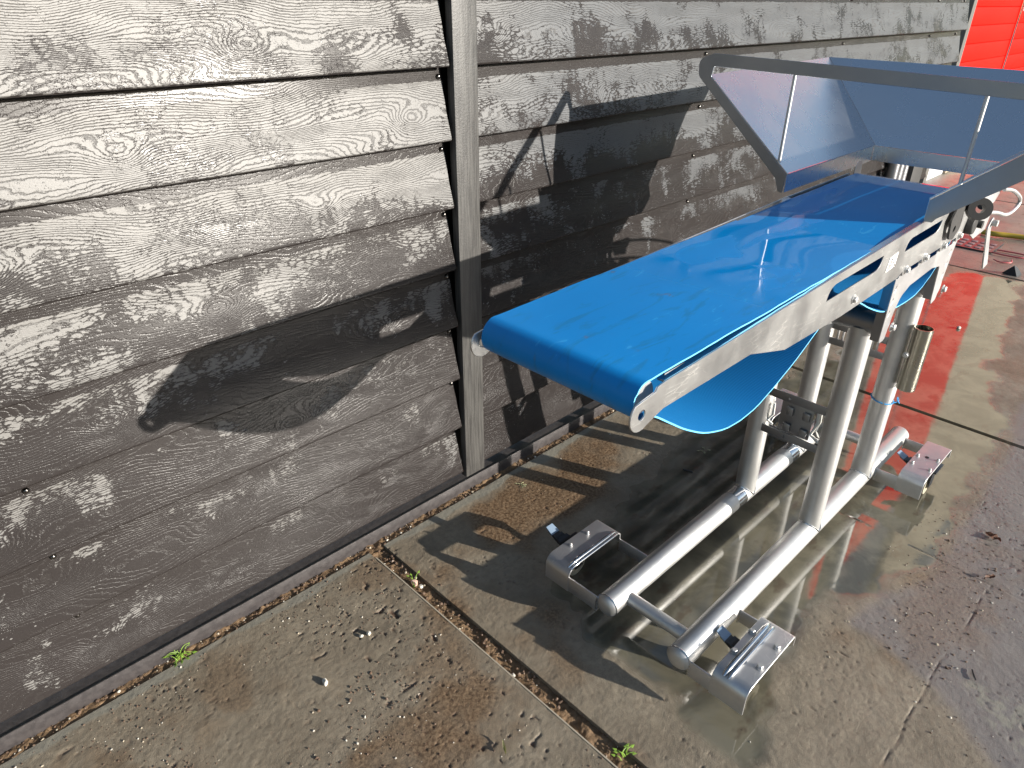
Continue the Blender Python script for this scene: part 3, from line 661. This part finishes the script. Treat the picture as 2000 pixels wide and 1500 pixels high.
sheet('side_panel', [(X0, .450, 1.029), (2.235, .450, 1.033), (2.40, .195, 1.236), (X0, .20, 1.228)])
sheet('end_panel', [(2.236, .452, 1.033), (2.236, .771, 1.033), (2.40, 1.03, 1.2455), (2.40, .195, 1.236)])
sheet('skirt', [(X0, .775, 1.0275), (2.235, .775, 1.0315), (2.235, .775, .989), (X0, .775, .985)])
sheet('skirt', [(X0, .448, 1.0275), (2.235, .448, 1.0315), (2.235, .448, .989), (X0, .448, .985)])
sheet('skirt', [(2.237, .45, 1.0315), (2.237, .773, 1.0315), (2.237, .773, .991), (2.237, .45, .991)])
sheet('top_lip', [(2.401, .195, 1.2365), (2.401, 1.03, 1.246), (2.420, 1.03, 1.236), (2.420, .195, 1.227)])
for y, z0, z1 in ((.803, 1.052, 1.2515), (.402, 1.066, 1.2395)):
    r_ = MB(); r_.tube([(X0+.006, y, z0), (X0+.006, y, z1)], .0042, 12); hadd(r_, 'stay_rod', 'steel')
for a, c in (((X0+.002, .773, 1.0295), (2.236, .7735, 1.0335)), ((2.236, .772, 1.0335), (2.40, 1.029, 1.246)), ((2.236, .451, 1.0335), (2.236, .772, 1.0335))):
    r_ = MB(); r_.tube([a, c], .0016, 8); hadd(r_, 'weld', 'polish')
cl = [(1.700, .978, .004), (1.706, 1.012, .006), (1.748, 1.022, .004), (1.80, 1.014, .004), (2.20, 1.01, .004), (2.20, .985, .004), (1.74, .98, .004)]
me = plate_mesh([rnd(cl, .003)], .002, .0004); me.transform(Matrix(((1, 0, 0, 0), (0, 0, -1, .4445), (0, 1, 0, 0), (0, 0, 0, 1)))); o = bpy.data.objects.new('mounting_strip', me); COL.objects.link(o); me.materials.append(M['bracket']); o.parent = hp
# ---- clamp, latch and bent handle at the tail end
plate('latch_plate', [rnd([(1.893, .900, .018), (1.872, .948, .01), (1.895, .975, .01), (1.955, .972, .01), (1.965, .915, .018), (1.93, .893, .015)], .01), circ(1.916, .921, .0085)], .005, 'xz', .437, 'dark', cv)
c = MB(); c.ring((1.985, .412, .962), (-.9, -.45, .25), .0265, .0105, .026); c.build('clamp_ring', 'dark', cv)
c = MB(); c.hull([(1.915, .437, .995), (2.0, .437, .99), (2.02, .437, .965), (1.95, .437, .95), (1.915, .446, .995), (2.0, .446, .99), (2.02, .446, .965), (1.95, .446, .95)]); c.build('clamp_block', 'dark', cv)
plate('guard_plate', [rnd([(2.08, .923), (2.12, .905, .0), (2.135, .916, 0), (2.155, .898, 0), (2.175, .908, 0), (2.20, .892, 0), (2.225, .905, 0), (2.261, .889), (2.253, .852), (2.154, .846), (2.105, .868)], .004)], .003, 'xz', .44, 'bracket', cv)
plate('guard_plate', [rnd([(2.107, .969), (2.286, .966), (2.288, .949), (2.258, .928), (2.225, .922, .0), (2.20, .94), (2.17, .925), (2.152, .949)], .006)], .003, 'xz', .44, 'bracket', cv)
c = MB(); c.tube(cat([(2.12, .43, .925), (2.28, .43, .895), (2.395, .43, .868), (2.47, .43, .862), (2.53, .43, .872), (2.52, .43, .895), (2.40, .43, .935), (2.28, .43, .958)], 6), .0052, 12); c.build('bent_handle', 'steel', cv)
plate('lever', [rnd([(2.300, .880, .01), (2.272, .850, .01), (2.385, .706, .002), (2.425, .712, .002), (2.31, .845, .01), (2.318, .868, .01)], .006)], .004, 'xz', .438, 'bracket', cv)
c = MB(); c.cyl((2.303, .432, .862), (0, 1, 0), .009, .02); c.build('pivot', 'steel', cv)
c = MB(); c.cyl((2.09, .455, .895), (0, 1, 0), .022, .05, 24, .002); c.cyl((2.12, .43, .895), (0, 1, 0), .010, .02); c.build('tail_bearing', 'dark', cv)
c = MB(); c.cyl((2.22, .45, .925), (1, 0, -.1), .012, .06); c.build('tail_bearing', 'dark', cv)
plate('tail_tab', [rnd([(2.13, .96), (2.135, 1.0, .02), (2.175, 1.0, .02), (2.18, .96)], .004)], .003, 'xz', .775, 'bracket', cv)

# ================================================================== LOOSE THINGS
c = MB(); c.tube([(2.057+.0315*math.cos(a), YLN+.0315*math.sin(a), .362+.004*math.sin(a)) for a in np.linspace(-2.6, 3.55, 40)], .0016, 8); c.tube(cat([(2.05, .482, .362), (2.065, .472, .366), (2.07, .478, .375), (2.058, .474, .372), (2.066, .468, .36)], 5), .0015, 8)
tag(c.build('cord', 'string'), 'thin blue cord tied round the rear conveyor leg', 'cord')
c = MB(); c.tube(cat([(5.61, 1.10, .018), (5.60, 1.07, .02), (5.60, 1.02, .022), (5.66, .86, .02), (5.75, .4, .02), (5.9, -.3, .02)], 8), .017, 14)
tag(c.build('hose', 'hose'), 'yellow hose lying across the wet ground behind the conveyor tail', 'hose')
g = thing('drain_grate', 'dark slotted grate lying on wet ground behind the conveyor', 'grate', (5.33, 1.06, 0))
c = MB(); c.box((5.17, .93, .003), (5.47, 1.17, .010)); c.build('frame_plate', 'cast', g)
for i in range(4):
    for j in range(3): MB().box((5.2+.07*j, .95+.055*i, .0102), (5.24+.07*j, .985+.055*i, .0125), .0008).build('slot', 'pinkslot', g)
c = MB(); c.tube(cat([(5.18, .93, .01), (5.17, .85, .01), (5.19, .76, .01), (5.25, .73, .01), (5.27, .8, .01), (5.26, .92, .01)], 6), .005, 8); c.tube(cat([(5.1, .80, .008), (5.03, .79, .01), (5.0, .84, .01), (5.03, .88, .01)], 6), .004, 8)
tag(c.build('loop_cord', 'pinkcord'), 'thin red loop of cord lying right of the dark grate', 'cord')
def blob(name, x, y, r, mat, label, cat_, sc_=(1, 1, .7), grp=None, jit=.18, z=None):
    b_ = MB(); b_.ball((0, 0, 0), r, sc_, jit=r*jit); o_ = b_.build(name, mat); o_.location = (x, y, (r*sc_[2]*.8) if z is None else z); o_.rotation_euler.z = random.uniform(0, 6); return tag(o_, label, cat_, grp)
blob('pebble', .455, 1.078, .0085, 'stone', 'white pebble alone on the left slab', 'pebble', (1.3, .7, .7))
blob('pebble', .800, 1.19, .011, 'pink', 'pinkish pebble wedged in the joint between slabs', 'pebble', (1.2, .8, .8), z=.0)
blob('pebble', .806, 1.168, .006, 'stone', 'small cream pebble just below the pinkish one in the joint', 'pebble', z=-.002)
blob('pebble', .592, 1.135, .005, 'stone', 'small cream pebble by the wall, left of two', 'pebble', grp=None)
blob('pebble', .609, 1.127, .006, 'stone', 'small cream pebble by the wall, right of two', 'pebble', (1, .8, .9))
c = MB(); c.hull([(4.80, .70, 0), (4.87, .69, .002), (4.86, .77, 0), (4.81, .78, .004), (4.83, .735, .055), (4.845, .72, .045)]); tag(c.build('plastic_scrap', 'plastic'), 'black plastic scrap standing on the joint past the conveyor tail', 'scrap')
blob('pebble', 3.75, .70, .010, 'stone', 'cream pebble on the ground near the conveyor tail', 'pebble')
# gravel and grit that nobody could count
rng = np.random.RandomState(5); b = bmesh.new(); cnt = 0; proto = []
t_ = bmesh.new(); bmesh.ops.create_icosphere(t_, subdivisions=1, radius=1); PV = [v.co.copy() for v in t_.verts]; PF = [[v.index for v in f.verts] for f in t_.faces]; t_.free()
V = []; F = []; MI = []
def grit(x, y, z, r):
    a = rng.rand()*6.28; s = rng.uniform(.6, 1.3, 3); o = len(V)
    for p_ in PV:
        q = [p_.x*s[0]*r, p_.y*s[1]*r, p_.z*s[2]*r*.7]; q = [w*(1+rng.uniform(-.15, .15)) for w in q]
        V.append((x+q[0]*math.cos(a)-q[1]*math.sin(a), y+q[0]*math.sin(a)+q[1]*math.cos(a), z+q[2]))
    m_ = 0 if rng.rand() < .86 else (1 if rng.rand() < .5 else 2)
    for f_ in PF: F.append([o+i for i in f_]); MI.append(m_)
def dens(n, x0, x1, y0, y1, r0, r1, z=0, thr=.5, s=5, seed=91):
    k_ = 0; t = 0
    while k_ < n and t < n*40:
        t += 1; x = rng.uniform(x0, x1); y = rng.uniform(y0, y1)
        if float(fbm(np.array([x]), np.array([y]), seed, s, 2)[0]) < thr: continue
        if .776 < x < .831 and z == 0: continue
        r = r0+(r1-r0)*rng.rand()**3; grit(x, y, z+r*.2, r); k_ += 1
dens(2600, -.15, .775, .45, 1.36, .0005, .0026, 0, .52); dens(260, .05, .6, .75, 1.1, .0008, .0042, 0, .5, 7)
dens(900, 1.0, 2.3, -.15, .34, .0006, .0030, 0, .5, 6, 93); dens(260, 1.5, 2.1, .05, .25, .001, .0045, 0, .5, 8, 93)
dens(120, .83, 1.8, 1.1, 1.36, .0008, .003); dens(300, .779, .828, .3, 1.4, .0015, .006, -.008, .35, 15)
dens(900, -.2, 3.0, 1.374, 1.402, .001, .0048, -.002, .3, 15)
me = bpy.data.meshes.new('gravel'); me.from_pydata(V, [], F); me.polygons.foreach_set('material_index', MI); gv = link('gravel', me, ['gravel', 'stone', 'tan']); gv['kind'] = 'stuff'; gv['label'] = 'loose brown grit and gravel scattered on the slabs'; gv['category'] = 'gravel'
# weeds, leaves, straw
def weed(name, x, y, n, h, label, mat='leaf'):
    m_ = MB()
    for i in range(n):
        a = random.uniform(0, 6.28); l = h*random.uniform(.6, 1.2); p = Vector((x+random.uniform(-.012, .012), y+random.uniform(-.006, .006), -.004)); d = Vector((math.cos(a), math.sin(a), 0)); pts = [p, p+d*l*.25+Vector((0, 0, l*.5)), p+d*l*.7+Vector((0, 0, l*.7)), p+d*l*1.1+Vector((0, 0, l*.55))]
        pts = cat([tuple(q) for q in pts], 3); m_.tube(pts, .001, 5, True, [.0014*(1-.75*k_/(len(pts)-1)) for k_ in range(len(pts))])
        e = Vector(pts[-1]); s_2 = Vector((-d.y, d.x, .2))*.004; m_.hull([e+s_2, e-s_2, e+d*.009, e-d*.002, e+Vector((0, 0, .0012))])
    return tag(m_.build(name, mat), label, 'weed')
weed('weed', .245, 1.388, 13, .030, 'tufts of bright green grass in the joint under the wall')
weed('weed', .815, .485, 9, .016, 'small green seedling in the joint between slabs, near the camera')
weed('weed', .805, 1.195, 4, .018, 'pale green sprout beside the pinkish pebble in the joint')
weed('weed', 1.93, .99, 4, .012, 'tiny pale weed on the slab in shade near the wall', 'straw')
weed('weed', 1.33, 1.30, 5, .012, 'tiny pale weed in the sunlit brown patch by the wall', 'straw')
def leaf(x, y, l, w, mat, label, nm='dead_leaf'):
    m_ = MB(); a = random.uniform(0, 6.28); n = 7; rows = []
    for i in range(n):
        t = i/(n-1); ww = w*math.sin(math.pi*min(.98, t*.9+.06))*random.uniform(.7, 1.25); zz = .004+random.uniform(0, .006)
        rows.append([Vector(((t-.5)*l, s*ww/2, zz+(.004 if s else 0)*random.uniform(.2, 1.6))) for s in (-1, 0, 1)])
    vs = [[m_.b.verts.new(p) for p in r_] for r_ in rows]
    for a_, c_2 in zip(vs, vs[1:]):
        for j in range(2): m_.b.faces.new((a_[j], a_[j+1], c_2[j+1], c_2[j]))
    r_ = bmesh.ops.solidify(m_.b, geom=m_.b.faces[:], thickness=.0008); o_ = m_.build(nm, mat); o_.location = (x, y, .0); o_.rotation_euler.z = a; return tag(o_, label, 'leaf')
leaf(2.147, .138, .045, .028, 'brown', 'crumpled reddish brown leaf on the slab right of the conveyor foot')
leaf(1.95, .095, .035, .014, 'brown', 'small brown leaf scrap on the crack in the slab')
leaf(.64, .668, .032, .007, 'straw', 'pale green leaf sliver lying on the left slab')
c = MB(); c.box((0, 0, 0), (.034, .008, .0035), .0015); o = c.build('wood_chip', 'dark'); o.location = (1.775, .975, 0); o.rotation_euler.z = R(-70); tag(o, 'dark flat chip on the shaded slab behind the conveyor', 'chip')
c = MB(); c.tube(cat([(.0, 0, .003), (.014, .001, .004), (.03, .0, .003)], 3), .002, 6, True, None); o = c.build('twig', 'dark'); o.location = (1.555, .02, .001); o.rotation_euler.z = R(30); tag(o, 'short black twig on the grey slab at the lower right', 'twig')
